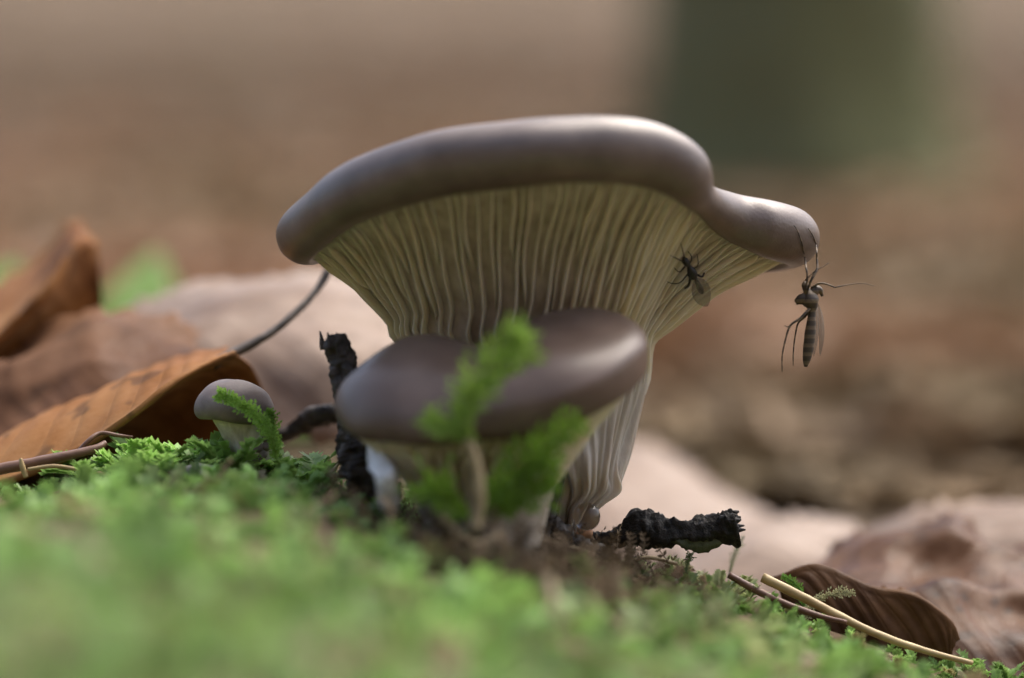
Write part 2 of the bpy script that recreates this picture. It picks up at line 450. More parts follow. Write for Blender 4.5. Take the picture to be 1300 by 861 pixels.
# vertical folds and lumps on the lower stem
nv = S.shape[0]
for j in range(i_neck, nv):
    f = min(1.0, (j-i_neck)/(2.5*VP))
    c = S[j].mean(0)
    for i in range(NTH):
        th = 2*math.pi*i/NTH
        d = S[j, i]-c; r = np.linalg.norm(d)+1e-6
        cx, sx_ = math.cos(th), math.sin(th)
        a = 1.9*nz((cx*2.2, sx_*2.2, j*0.06), 1.0, 8)+1.5*nz((cx*5.5, sx_*5.5, j*0.07), 1.0, 17)+0.7*nz((cx*12, sx_*12, j*0.12), 1.0, 29)
        S[j, i] += d/r*a*f*0.75
base_big = P(725, 690, 0)
big = root('oyster_mushroom', base_big, 'large grey-brown oyster mushroom with wide funnel cap and pale gills', 'mushroom')
V, F = split_loft(S, 0, i_edge)
cap_V, cap_F = V, F
mesh_obj('cap', V, F, M['cap_big'], big, base_big)
V, F = split_loft(S, i_edge, nv-1)
under_V, under_F = V, F
mesh_obj('stem', V, F, M['stem'], big, base_big)

def surf_normals(S):
    du = np.roll(S, -1, 1)-np.roll(S, 1, 1); dv = np.gradient(S, axis=0)
    n = np.cross(du, dv); n /= np.linalg.norm(n, axis=-1, keepdims=True)+1e-9
    return n
def gill_set(S, v0, vfull, n, parent, base, mat, depth, thick, seed, inside, lens=(1.0, 0.5, 0.9, 0.35)):
    """ribs standing on the loft S, each its own mesh; t = gill index round the ring"""
    Nn = surf_normals(S)
    # make normals point away from the stem's axis
    c = S.mean(1, keepdims=True)
    sgn = np.sign(((S-c)*Nn).sum(-1).mean())
    j_mid = (v0+vfull)//2
    Nn = Nn*np.sign(((S[j_mid]-S[j_mid].mean(0))*Nn[j_mid]).sum(-1).mean())
    nt = S.shape[1]; r_ = random.Random(seed); SEG = 15
    for k in range(n):
        t0 = (k+0.6*(r_.random()-0.5))/n*nt
        ln = lens[k % len(lens)]*(0.85+0.3*r_.random()); ln = min(ln, 1.0)
        a1, p1, p2 = 0.75*r_.random(), r_.random()*6, r_.random()*6
        dsc = depth*(0.75+0.5*r_.random())
        V = []
        for s in range(SEG):
            u = s/(SEG-1); v = v0+u*(vfull-v0)*ln
            tt = t0+nt/n*(0.34*a1*math.sin(p1+4.2*u)+0.12*math.sin(p2+9*u))*min(1, u*4)
            j0 = int(v); fv = v-j0; j1 = min(j0+1, S.shape[0]-1)
            i0 = int(math.floor(tt)); fi = tt-i0
            def at(A):
                return ((A[j0, i0 % nt]*(1-fi)+A[j0, (i0+1) % nt]*fi)*(1-fv)+(A[j1, i0 % nt]*(1-fi)+A[j1, (i0+1) % nt]*fi)*fv)
            p, nn = at(S), at(Nn); nn = nn/(np.linalg.norm(nn)+1e-9)
            pr = S[j0, (i0+1) % nt]-S[j0, i0 % nt]; pr = pr/(np.linalg.norm(pr)+1e-9)
            fall = 1.0 if ln < 0.99 else max(0.25, 1-0.8*max(0, (u-0.55)/0.45))
            h = dsc*min(1, u*2.6+0.06)*(min(1, (1-u)*4+0.03))**0.7*fall
            wb = thick*min(1.0, 0.5+u*3)*(min(1, (1-u)*5+0.2)); wt = wb*0.42
            V += [p-nn*0.25-pr*wb, p+nn*h-pr*wt, p+nn*(h+0.25*wt)+pr*0, p+nn*h+pr*wt, p-nn*0.25+pr*wb]
        F = grid_faces(5, SEG)
        mesh_obj('gill', V, F, mat, parent, base)
gill_set(S, i_edge+1, 14*VP+2, 104, big, base_big, M['gill'], 0.85, 0.26, 4, None)

# ------------------------------------------------------------------ front mushroom, bean-shaped cap
rim2 = [(180, 447, 506, -22, 2.2), (205, 470, 531, -28, 2.2), (230, 527, 541, -32, 2.1), (255, 590, 538, -34.5, 2.1),
        (278, 660, 528, -35.5, 2.1), (302, 725, 510, -34.5, 2.2), (325, 775, 486, -31, 2.4), (350, 798, 460, -25, 2.5),
        (20, 785, 440, -19, 2.3), (50, 738, 440, -14, 2.0), (80, 672, 450, -11.5, 1.9), (100, 612, 468, -11, 1.8), (122, 555, 472, -11.5, 1.9),
        (145, 498, 474, -14, 2.0), (164, 462, 486, -17, 2.1)]
angs2 = [r[0] for r in rim2]
C2 = np.array([P(r[1], r[2], r[3]) for r in rim2]); R2 = [r[4] for r in rim2]
M2 = C2.mean(0)
n2 = np.array((0.02, -0.28, 0.96)); n2 /= np.linalg.norm(n2)
def saddle(c):      # the shallow dip between the two lobes
    x = (c[0]-P(612, 440, -15)[0])/4.5
    return -2.3*math.exp(-x*x)*max(0.25, min(1.0, (c[1]+36)/18))
def lobe(c):        # the right lobe stands a little higher than the left
    return 1.2*max(-0.4, min(1.0, (c[0]-M2[0])/14))
def crown(k, h, sd):
    return np.array([M2+(c-M2)*k+n2*(h+sd*saddle(M2+(c-M2)*k)+k*lobe(c)) for c in C2])
H2 = 6.6
def pillow(k): return crown(k, H2*(1-k**2.8)**0.5-0.2, 1.0)
C2 = np.array([M2+(c-M2)*1.12 for c in C2])
rings_cap2 = [pillow(k) for k in (0.03, 0.25, 0.48, 0.68, 0.84, 0.945, 0.99)]
rings_cap2 += [np.array([M2+(c-M2)*k+n2*h for c in C2]) for k, h in ((1.0, -0.9), (0.975, -2.0), (0.93, -2.3), (0.88, -2.0))]
nk2 = ell(520, 712, 600, -23, 7.5, angs2)
g2 = rings_cap2[-1]
rings2 = rings_cap2+[g2*0.55+nk2*0.45, nk2, ell(530, 700, 640, -21, 7, angs2), ell(545, 690, 680, -20, 6, angs2), ell(560, 680, 720, -20, 5, angs2)]
S2 = loft(rings2, 160, VP); S2 = wobble(wobble(S2, 0.45, 0.12, 19.0), 0.9, 0.055, 43.0)
e2i = 9*VP+2
base_fr = P(615, 690, -21)
fr = root('oyster_mushroom', base_fr, 'dark brown oyster mushroom with bean-shaped glossy cap under the large funnel', 'mushroom')
V, F = split_loft(S2, 0, e2i); mesh_obj('cap', V, F, M['cap_front'], fr, base_fr)
V, F = split_loft(S2, e2i, S2.shape[0]-1); mesh_obj('stem', V, F, M['stem'], fr, base_fr)
gill_set(S2, e2i+1, 13*VP, 84, fr, base_fr, M['gill'], 0.9, 0.26, 9, None)

# ------------------------------------------------------------------ tiny mushroom among the moss
base_ti = P(318, 592, 0)
ti = root('oyster_mushroom', base_ti, 'tiny grey button mushroom with pale thick stem in the moss', 'mushroom')
def lathe(profile, axis_fn, seg, sq=0.95, seed=0, amp=0.1):
    rows = []
    for r, h in profile:
        c, ex, ez = axis_fn(h)
        ring = []
        for i in range(seg):
            a = 2*math.pi*i/seg
            p = c+ex*r*math.cos(a)+np.array((0, 1, 0))*r*sq*math.sin(a)
            ring.append(p+amp*np.array((nz(p, 0.35, seed), nz(p, 0.35, seed+4), nz(p, 0.35, seed+8))))
        rows.append(ring)
    rows = np.array(rows); return rows.reshape(-1, 3), grid_faces(seg, len(rows), True)
tilt = math.radians(6)
ex = np.array((math.cos(tilt), 0, -math.sin(tilt))); ez = np.array((math.sin(tilt), 0, math.cos(tilt)))
cc = P(297, 529, 0)
prof = catmull(np.array([(0.02, 4.75), (1.8, 4.55), (3.6, 3.7), (4.75, 2.3), (5.12, 1.0), (4.9, -0.1), (4.2, -0.65), (3.4, -0.5), (2.6, -0.2), (1.5, 0.1)]), 40)
V, F = lathe([(max(r, 0.02), h) for r, h in prof], lambda h: (cc+ez*h, ex, ez), 48, 0.95, 5, 0.22)
mesh_obj('cap', V, F, M['cap_small'], ti, base_ti)
def ax_small(h):
    k = h/7.0
    return np.array((cc[0]+0.6-0.2*0+(1-k)*2.6+0.4*k, 0.0, base_ti[2]-1+h)), np.array((1.0, 0, 0)), np.array((0, 0, 1.0))
prof = catmull(np.array([(1.6, 0), (2.35, 0.9), (2.65, 2.2), (2.75, 3.8), (3.1, 5.2), (3.6, 6.4), (3.7, 7.4)]), 30)
V, F = lathe(list(prof), ax_small, 40, 0.9, 31, 0.35)
stm = mesh_obj('stem', V, F, M['stem_small'], ti, base_ti)
# granular growth on the stem's right side
mb = MB()
for (px, py, r) in ((334, 548, 1.0), (338, 556, 0.8), (326, 568, 1.1), (331, 577, 0.9), (337, 566, 0.8), (322, 580, 0.8)):
    c = P(px, py, -1.4); mb.tube([c+np.array((0, 0, -r)), c+np.array((0, 0, -r*0.5)), c, c+np.array((0, 0, r*0.5)), c+np.array((0, 0, r))],
                                 [0.1, r*0.86, r, r*0.86, 0.1], 10, 9, 0.25, 1.2, px)
mesh_obj('stem_lump', mb.V, mb.F, M['cap_small'], ti, base_ti)

# ------------------------------------------------------------------ charred sticks
def stick(name, label, cat, pts, rad, mat, seg=18, n=60, rough=0.4, rs=0.8, seed=1, extra=None, flat=1.0):
    pts = [P(*p) for p in pts]; base = min(pts, key=lambda p: p[2])
    mb = MB(); mb.tube(pts, rad, seg, n, rough, rs, seed, flat)
    if extra: extra(mb)
    o = mesh_obj(name, mb.V, mb.F, mat, None, base)
    return props(o, label, cat), base
def splinters(p, d, n, L, W, seed, spread=0.6):
    def f(mb):
        r = random.Random(seed)
        c = P(*p); d0 = np.array(d, float); d0 /= np.linalg.norm(d0)
        for _ in range(n):
            q = np.array((r.gauss(0, 1), r.gauss(0, 1), r.gauss(0, 1))); q -= d0*np.dot(q, d0)
            st = c+q*W*0.55; en = st+d0*L*(0.4+r.random())+q*spread*0.4
            mb.tube([st-d0*L*0.5, st+d0*L*0.2, en], [W*0.30, W*0.24, W*0.06], 5, 5, 0.3, 2.0, r.random()*50)
    return f
stick('charred_stick', 'black charred stub standing upright left of the brown cap', 'stick',
      [(462, 612, -9), (455, 575, -9), (452, 540, -9), (442, 505, -9), (436, 470, -9), (430, 445, -9), (428, 424, -9)],
      [2.3, 2.4, 2.1, 1.5, 1.6, 1.6, 1.0], M['bark'], 20, 70, 0.55, 0.55, 3, splinters((428, 436, -9), (-0.1, 0, 1), 6, 1.3, 1.5, 5, 0.2))
stick('charred_stick', 'black knobbly charred twig lying right of the large stem', 'stick',
      [(700, 664, -1), (740, 684, 0), (765, 686, 0), (790, 681, 0), (815, 673, 0), (845, 676, 0), (880, 675, 0), (915, 670, 0), (934, 665, 0)],
      [1.4, 1.2, 1.0, 1.3, 2.2, 1.9, 1.5, 1.9, 2.2], M['char'], 22, 90, 0.6, 0.6, 13, splinters((930, 668, 0), (1, 0, 0.1), 16, 1.5, 1.8, 8, 0.3))
mb = MB()
for k in range(1):
    mb.tube([P(846, 680, -1), P(868, 687, -1), P(893, 692, -0.6), P(915, 686, -0.5), P(930, 678, 0)], [0.3, 0.8, 1.0, 0.6, 0.1], 12, 30, 0.5, 1.2, 44, 0.5)
o = mesh_obj('algae_flake', mb.V, mb.F, simple('grey_green_flake', (0.045, 0.060, 0.030), (0.11, 0.12, 0.075), 700, 0.7, 0.7, 0.0006), None, P(893, 692, 0))
props(o, 'grey-green flake hanging under the end of the charred twig', 'flake')
stick('rotten_twig', 'dark blurred twig lying behind the upright charred stub', 'twig',
      [(330, 572, 24), (365, 550, 22), (400, 532, 20), (432, 528, 18), (460, 545, 17)], [0.6, 1.0, 1.4, 1.3, 1.0], M['bark'], 14, 40, 0.6, 0.5, 23)
stick('stub_root', 'crumbling dark bark lump at the foot of the upright stub', 'bark',
      [(446, 560, -12), (452, 580, -12), (458, 604, -12), (462, 632, -11)], [1.0, 2.1, 2.2, 1.4], M['bark'], 18, 40, 0.8, 0.8, 37)
stick('wood_chip', 'small orange wood chip below the water drop', 'wood chip',
      [(726, 678, -3), (738, 678, -3), (752, 680, -3)], [0.9, 1.1, 0.8], M['chip'], 8, 10, 0.2, 0.8, 2)
stick('rotten_twig', 'thin dark twig climbing the pale stem of the large mushroom', 'twig',
      [(722, 560, -10), (716, 600, -9.5), (706, 630, -9), (694, 665, -9), (690, 690, -9)], [0.35, 0.5, 0.55, 0.7, 0.8], M['bark'], 8, 36, 0.4, 0.9, 71)
stick('rotten_twig', 'knotted dark bark fibre under the base of the large stem', 'twig',
      [(690, 640, -8), (700, 662, -8), (722, 684, -6), (750, 697, -4), (775, 700, -2)], [0.6, 1.0, 1.1, 1.0, 0.6], M['bark'], 10, 40, 0.6, 0.7, 81)

# water drop
dc = P(745, 656, -5.5); mb = MB()
hs = np.linspace(-1, 1, 25)
mb.tube([dc+np.array((0, 0, 1.75*math.sin(h*math.pi/2))) for h in hs], [max(0.02, 1.7*math.cos(h*math.pi/2)) for h in hs], 32)
drop = props(mesh_obj('water_drop', mb.V, mb.F, M['water'], None, dc), 'clear round water drop hanging at the foot of the large stem', 'water drop')

# silvery shell fragment
rows = [[(468, 562, -19), (477, 545, -19), (484, 541, -19), (488, 545, -18)], [(467, 582, -24), (477, 574, -25), (487, 566, -25), (495, 570, -23)],
        [(470, 598, -28), (482, 594, -29), (493, 588, -29), (502, 591, -27)], [(477, 607, -30), (487, 608, -31), (497, 607, -31), (506, 606, -29)],
        [(482, 650, -28), (489, 650, -29), (498, 650, -29), (505, 650, -27)]]
def patch(rows, nu, nw, ripple=0.0, rs=0.1, seed=0):
    C = np.array([[P(*p) for p in r] for r in rows])            # u x w x 3
    A = catmull(C, nu); A = catmull(np.swapaxes(A, 0, 1), nw)   # w x u x 3
    A = np.swapaxes(A, 0, 1)
    if ripple:
        for i in range(nu):
            for j in range(nw):
                p = A[i, j]; A[i, j] = p+ripple*np.array((nz(p, rs, seed), nz(p, rs, seed+3), nz(p, rs, seed+7)))
    return A
def sheet(name, A, mat, thick, parent=None, base=None):
    nu, nw = A.shape[:2]
    V = A.reshape(-1, 3); U = np.array([(i/(nu-1), j/(nw-1)) for i in range(nu) for j in range(nw)])
    if base is None: base = V[np.argmin(V[:, 2])]
    o = mesh_obj(name, V, np.array(grid_faces(nw, nu)), mat, parent, base, uv=U)
    m = o.modifiers.new('thickness', 'SOLIDIFY'); m.thickness = thick*MM; m.offset = 0
    return o
props(sheet('shell_fragment', patch(rows, 20, 12, 0.25, 0.5, 4), M['shard'], 0.3),
      'silvery white shell fragment stuck beside the brown mushroom stem', 'shell')

# ------------------------------------------------------------------ moss
def mk_frond(seed, pairs, plen, pwid, rise=0.5, curl=0.35):
    """one feathery shoot of unit length along +x, rising; quads only"""
    r = random.Random(seed); V = []; F = []
    def sp(s):
        return np.array((s*(1-0.12*s), curl*0.25*math.sin(s*2.2+seed), rise*s-0.45*rise*s*s*1.3))
    for k in range(pairs):
        s = 0.06+0.94*k/pairs; p = sp(s); T = sp(s+0.02)-sp(s-0.02); T /= np.linalg.norm(T)
        B = np.cross((0, 0, 1), T); B /= np.linalg.norm(B); U = np.cross(T, B)
        taper = (0.45+1.1*s)*(1-s)**0.55*1.25+0.18
        for sd in (-1, 1):
            L = plen*taper*(0.8+0.4*r.random()); W = pwid*(0.8+0.4*r.random())*(0.6+0.5*taper)
            a = math.radians(48+14*r.random()); el = 0.15+0.5*r.random()
            d = T*math.cos(a)+sd*B*math.sin(a)*math.cos(el)+U*math.sin(el)*math.sin(a)*(1 if r.random() < 0.75 else -0.5)
            n = np.cross(d, T*sd); n /= np.linalg.norm(n)
            q = np.cross(n, d); o = len(V)
            V += [p, p+d*L*0.45+q*W*0.5, p+d*L, p+d*L*0.45-q*W*0.5]; F.append((o, o+1, o+2, o+3))
    for k in range(6):      # the shoot's own axis
        a_, b_ = sp(k/6), sp((k+1)/6); o = len(V); w = np.array((0, 0.012, 0.0))
        V += [a_-w, b_-w, b_+w, a_+w]; F.append((o, o+1, o+2, o+3))
    return np.array(V), np.array(F)

def scatter(name, protos, pos, yaw, pitch, size, tint, mat, tip_light=0.0):
    Vs, Fs, Cs = [], [], []; off = 0
    which = rng.integers(0, len(protos), len(pos))
    for k, (PV, PF) in enumerate(protos):
        m = which == k; n = m.sum()
        if n == 0: continue
        cy, sy, cp, sp_ = np.cos(yaw[m]), np.sin(yaw[m]), np.cos(pitch[m]), np.sin(pitch[m])
        X = PV[None, :, 0]*cp[:, None]-PV[None, :, 2]*sp_[:, None]; Z = PV[None, :, 0]*sp_[:, None]+PV[None, :, 2]*cp[:, None]
        Yv = np.repeat(PV[None, :, 1], n, 0)
        W = np.stack([X*cy[:, None]-Yv*sy[:, None], X*sy[:, None]+Yv*cy[:, None], Z], -1)*size[m][:, None, None]+pos[m][:, None, :]
        Vs.append(W.reshape(-1, 3))
        Fs.append((PF[None]+np.arange(n)[:, None, None]*len(PV)).reshape(-1, 4)+off); off += n*len(PV)
        c = np.repeat(tint[m][:, None, :], len(PV), 1)*(1+tip_light*(PV[None, :, 0:1]-0.4))
        Cs.append(c.reshape(-1, 3))
    return mesh_obj(name, np.concatenate(Vs), np.concatenate(Fs), mat, col=np.concatenate(Cs), smooth=False)

def nz2(X, Y, s, o=0.0):
    return np.array([mn.noise(Vector((x*s+o, y*s-o, o))) for x, y in zip(X, Y)])

G_BRIGHT = np.array((0.275, 0.41, 0.115)); G_DARK = np.array((0.085, 0.140, 0.030)); G_DRY = np.array((0.34, 0.32, 0.17)); BROWN = np.array((0.115, 0.082, 0.052))
def moss_tints(X, Y, bright=1.0):
    a = nz2(X, Y, 0.055, 3)+0.45*nz2(X, Y, 0.2, 7); b = nz2(X, Y, 0.06, 21)
    ka = np.clip(0.55+0.8*a, 0, 1)[:, None]; kb = np.clip(b*2.2-0.28, 0, 0.75)[:, None]
    c = G_DARK*(1-ka)+G_BRIGHT*ka
    c = c*(1-kb)+G_DRY*kb
    bare = np.exp(-(((X-1)/13)**2+((Y+28)/17)**2))+0.8*np.exp(-(((X-9)/8)**2+((Y+4)/8)**2))
    kc = np.clip(bare*1.1, 0, 0.72)[:, None]
    c = c*(1-kc)+BROWN*kc
    return c*(0.75+0.5*rng.random((len(X), 1)))*bright*np.array((1.03, 1.12, 1.12))*np.where(rng.random((len(X), 1)) < 0.1, np.array((1.0, 0.55, 0.9)), 1.0)

def moss_patch(name, label, n, yr, size, protos, xr=1.0, keep=None, lift=(-0.8, 0.6), tip=0.5, dens_noise=0.0):
    Y = rng.uniform(yr[0], yr[1], n)
    half = 65*(DIST+Y)/DIST+22
    X = rng.uniform(-1, 1, n)*half*xr
    if keep is not None:
        k = keep(X, Y); X, Y = X[k], Y[k]
    if dens_noise:
        k = nz2(X, Y, 0.075, 40)+0.5*nz2(X, Y, 0.18, 41) > -dens_noise*(0.7+0.6*rng.random(len(X))); X, Y = X[k], Y[k]
    n = len(X)
    hump = 2.0*nz2(X, Y, 0.07, 60)+1.0*nz2(X, Y, 0.16, 61)-2.4
    Z = ground_z(X, Y)+rng.uniform(lift[0], lift[1], n)+hump
    pos = np.stack([X, Y, Z], -1)
    o = scatter(name, protos, pos, rng.uniform(0, 2*math.pi, n), rng.normal(0.45, 0.4, n), rng.uniform(size[0], size[1], n),
                moss_tints(X, Y), M['moss'], tip)
    return props(o, label, 'moss', kind='stuff')
fine_f = [mk_frond(s, 20, 0.21, 0.085, 0.5) for s in range(8)]
coarse_f = [mk_frond(20+s, 9, 0.27, 0.15, 0.6) for s in range(6)]
def not_in_fr(X, Y):
    return (((X+3.5)/9.5)**2+((Y+21)/7.5)**2 > 1) & (((X-7.5)/6)**2+((Y-0.5)/5.5)**2 > 1)
moss_patch('moss', 'feathery green moss along the crest of the hump', 3400, (-34, 12), (3.6, 6.5), fine_f, keep=not_in_fr, dens_noise=0.45)
moss_patch('moss', 'soft blurred green moss carpet in front of the mushrooms', 9500, (-275, -30), (4.5, 8), coarse_f, dens_noise=0.30, lift=(-2.5, 0.2),
           keep=lambda X, Y: (((X+3.5)/9.5)**2+((Y+21)/7.5)**2 > 1))
# crisp pale sprays around the tiny mushroom's foot
n = 170
X = np.where(rng.random(n) < 0.72, rng.normal(P(225, 0)[0], 6.5, n), rng.normal(P(385, 0)[0], 2.6, n)); Y = rng.uniform(-6, 5, n)
pos = np.stack([X, Y, ground_z(X, Y)+rng.uniform(-0.6, 1.2, n)], -1)
c = (np.array((0.26, 0.42, 0.11))*(0.65+0.7*rng.random((n, 1))))
o = scatter('moss_spray', [mk_frond(70+s, 13, 0.26, 0.14, 0.35) for s in range(6)], pos, rng.uniform(0, 6.28, n), rng.normal(0.25, 0.3, n), rng.uniform(4.5, 7.5, n), c, M['moss'], 0.6)
props(o, 'bright pale green moss sprays round the foot of the tiny mushroom', 'moss', kind='stuff')
# brown dried moss and fibres below the mushrooms
n = 1150
X = rng.normal(2, 9, n); Y = rng.uniform(-52, 2, n)
k = not_in_fr(X, Y); X, Y = X[k], Y[k]; n = len(X)
pos = np.stack([X, Y, ground_z(X, Y)+rng.uniform(-0.3, 2.6, n)*np.clip(1.3-np.abs(Y+34)/40, 0.4, 1)], -1)
c = np.array((0.17, 0.125, 0.08))*(0.4+1.0*rng.random((n, 1)))
o = scatter('dry_moss', [mk_frond(90+s, 7, 0.14, 0.06, 0.4, 1.2) for s in range(5)], pos, rng.uniform(0, 6.28, n), rng.normal(0.4, 0.5, n), rng.uniform(3, 6.5, n), c, M['litter'])
props(o, 'brown dried moss and fibres littering the foot of the mushrooms', 'moss', kind='stuff')

# single fronds and sprouts that stand out
def plume(curve, L, W, rows, seed, whorl=5, n=40):
    """a feathery shoot: slender side branchlets in loose ranks, each set with small pointed leaflets"""
    r = random.Random(seed); mb = MB(); pts = catmull(np.array([P(*p) for p in curve]), n+2)
    mb.tube(pts, np.linspace(0.16, 0.05, len(pts)), 5)
    for k in range(1, n+1):
        T = pts[k+1]-pts[k-1] if k+1 < len(pts) else pts[k]-pts[k-1]; T = T/np.linalg.norm(T)
        a = np.array((0, 1, 0.2)); B = np.cross(T, a); B /= np.linalg.norm(B); Cn = np.cross(B, T)
        s = k/n; tp = (0.5+1.0*s)*(1.02-s)**0.45
        for q in range(whorl):
            th = (q % 2)*math.pi+r.gauss(0, 0.75)
            side = B*math.cos(th)+Cn*math.sin(th)
            an = math.radians(r.uniform(28, 62)); d = T*math.cos(an)+side*math.sin(an)
            Lb = L*tp*(0.55+0.75*r.random()); m = 5
            for z in range(m):
                f = (z+0.3)/m; p = pts[k]+d*Lb*f+T*0.25*Lb*f*f
                sg = 1 if z % 2 else -1
                sd = np.cross(d, Cn if abs(np.dot(d, Cn)) < 0.9 else B); sd /= np.linalg.norm(sd)+1e-9
                dd = d+sd*0.75*sg+Cn*r.uniform(-0.3, 0.3) if z < m-1 else d
                dd = dd/np.linalg.norm(dd); s2 = np.cross(dd, Cn+0.3*B*r.uniform(-1, 1)); s2 /= np.linalg.norm(s2)+1e-9
                mb.blade(p, dd, s2, Lb*0.42*(0.8+0.4*r.random()), W*0.42*(0.8+0.4*r.random()))
    return mb
def tinted(name, mb, colr, parent, base, seed):
    V = np.array(mb.V); r = np.random.default_rng(seed)
    t = np.array(colr)*(0.8+0.4*np.repeat(r.random(len(V)//5+1), 5)[:len(V), None])
    return mesh_obj(name, V, mb.F, M['moss'], parent, base, smooth=False, col=t)
b = P(604, 668, -44)
sp = root('moss_sprout', b, 'green leafy moss sprout on a tan stalk before the brown cap', 'moss sprout')
mb = MB(); mb.tube([P(604, 672, -44), P(608, 630, -44), P(604, 590, -44), P(592, 550, -44), P(590, 530, -44)], [0.8, 0.72, 0.62, 0.5, 0.35], 10, 30, 0.3, 0.6, 3)
mesh_obj('stalk', mb.V, mb.F, M['stalk'], sp, b)
gsp = (0.21, 0.33, 0.06)
tinted('plume', plume([(588, 560, -44), (590, 520, -44), (618, 480, -45), (648, 450, -46), (664, 428, -47)], 4.2, 1.4, 0, 1, 3, 28), gsp, sp, b, 1)
tinted('plume', plume([(606, 560, -44), (582, 545, -45), (560, 538, -46), (548, 528, -46)], 2.6, 1.1, 0, 2, 3, 18), gsp, sp, b, 2)
for cv, sd in (([(604, 645, -40), (640, 610, -40), (690, 570, -40), (736, 528, -41)], 3),
               ([(606, 650, -39), (640, 628, -39), (670, 600, -39), (700, 580, -39)], 4),
               ([(604, 655, -38), (630, 640, -38), (668, 625, -38), (704, 610, -38)], 5),
               ([(598, 660, -42), (575, 645, -42), (560, 628, -42), (548, 622, -42)], 6)):
    tinted('plume', plume(cv, 4.4, 1.4, 0, sd, 2, 20), (0.15, 0.27, 0.03), sp, b, sd)

b = P(350, 575, -7)
fd = root('moss_frond', b, 'bright green moss frond leaning across the tiny mushroom cap', 'moss frond')
tinted('plume', plume([(352, 585, -7), (343, 548, -7), (322, 523, -7), (298, 508, -7), (276, 500, -7)], 1.9, 0.95, 0, 11, 3, 40), (0.30, 0.50, 0.09), fd, b, 11)
tinted('plume', plume([(352, 585, -6), (350, 560, -6), (346, 535, -6), (344, 522, -6)], 1.4, 0.8, 0, 12, 3, 18), (0.18, 0.32, 0.05), fd, b, 12)

def sprig(label, curve, L, W, col_, seed, n=24, whorl=3):
    base = P(*curve[0]); mb = plume(curve, L, W, 0, seed, whorl, n)
    o = tinted('moss_sprig', mb, col_, None, base, seed)
    return props(o, label, 'moss sprig')
sprig('small green moss sprig behind the yellow straw', [(1022, 775, 3), (1018, 752, 3), (1006, 738, 3), (992, 730, 3)], 0.9, 0.45, (0.14, 0.30, 0.05), 51, 18)
sprig('pale dry moss sprig over the curled brown leaf', [(1018, 790, 1), (1035, 765, 1), (1060, 754, 1), (1086, 754, 1)], 1.2, 0.55, (0.34, 0.34, 0.19), 52, 20)
sprig('pale moss tuft beside the black twig', [(800, 720, -3), (800, 705, -3), (803, 692, -3)], 1.0, 0.4, (0.30, 0.27, 0.17), 53, 14)
sprig('grey-green moss tip below the end of the black twig', [(870, 735, -2), (873, 715, -2), (878, 702, -2)], 0.9, 0.4, (0.16, 0.22, 0.09), 54, 12)
sprig('thin green shoot standing beyond the black twig end', [(925, 735, 14), (932, 705, 14), (945, 680, 14)], 0.9, 0.35, (0.22, 0.27, 0.12), 55, 14, 2)

# pebble under the tiny mushroom
mb = MB(); c = P(254, 603, -9)
mb.tube([c+np.array((x*2.6, 0, 0)) for x in (-1, -0.92, -0.6, 0, 0.6, 0.92, 1)], [0.05, 0.55, 1.15, 1.45, 1.15, 0.55, 0.05], 20, 26, 0.1, 0.4, 6)
props(mesh_obj('pebble', mb.V, mb.F, M['pebble'], None, c), 'smooth grey pebble half sunk in moss below tiny mushroom', 'pebble')

# ------------------------------------------------------------------ fallen leaves
def leaf(label, rows, mat, ripple=0.6, rs=0.09, seed=0, nu=72, nw=36, rib=0.3, stalk=None, name='fallen_leaf', cat='leaf', thick=0.18):
    A = patch(rows, nu, nw, ripple, rs, seed)
    du = np.gradient(A, axis=0); dw = np.gradient(A, axis=1); nn = np.cross(du, dw); nn /= np.linalg.norm(nn, axis=-1, keepdims=True)+1e-9
    for i in range(nu):
        for j in range(nw):
            u, w = i/(nu-1), abs(j/(nw-1)-0.5)
            ph = (u*9-w*5+0.5*nz((u*3, w*3, seed), 1.0)) % 1.0
            A[i, j] += nn[i, j]*(rib*abs(ph-0.5)*2*min(1, w*8)-1.6*rib*math.exp(-(w/0.03)**2))
            if j in (0, nw-1): A[i, j] += 0.9*np.array((nz(A[i, j], 0.5, seed), nz(A[i, j], 0.5, seed+2), 1.6*nz(A[i, j], 0.7, seed+4)))
    V = A.reshape(-1, 3); base = V[np.argmin(V[:, 2])]
    r = root(name, base, label, cat)
    sheet('blade', A, mat, thick, r, base)
    if stalk:
        mb = MB(); mb.tube([P(*p) for p in stalk[0]], stalk[1], 10, 40, 0.2, 0.5, seed)
        mesh_obj('leaf_stalk', mb.V, mb.F, M['petiole'], r, base)
    return r
leaf('upright curled orange-brown leaf with a pale rolled crest', [
    [(-90, 420, 88), (-88, 438, 72), (-87, 462, 56), (-84, 480, 52), (-80, 500, 66), (-75, 540, 78), (-70, 590, 80)],
    [(-15, 365, 90), (-10, 382, 72), (-4, 408, 54), (3, 424, 50), (12, 445, 66), (18, 500, 78), (22, 570, 80)],
    [(42, 326, 90), (48, 340, 72), (54, 358, 54), (61, 370, 51), (72, 400, 66), (78, 460, 76), (80, 550, 78)],
    [(84, 288, 86), (88, 294, 74), (92, 304, 60), (98, 314, 58), (108, 360, 68), (113, 430, 74), (112, 530, 76)],
    [(106, 280, 80), (109, 284, 74), (112, 292, 68), (117, 305, 66), (126, 355, 70), (130, 410, 73), (127, 500, 75)]], M['leaf_orange'], 0.9, 0.08, 2)
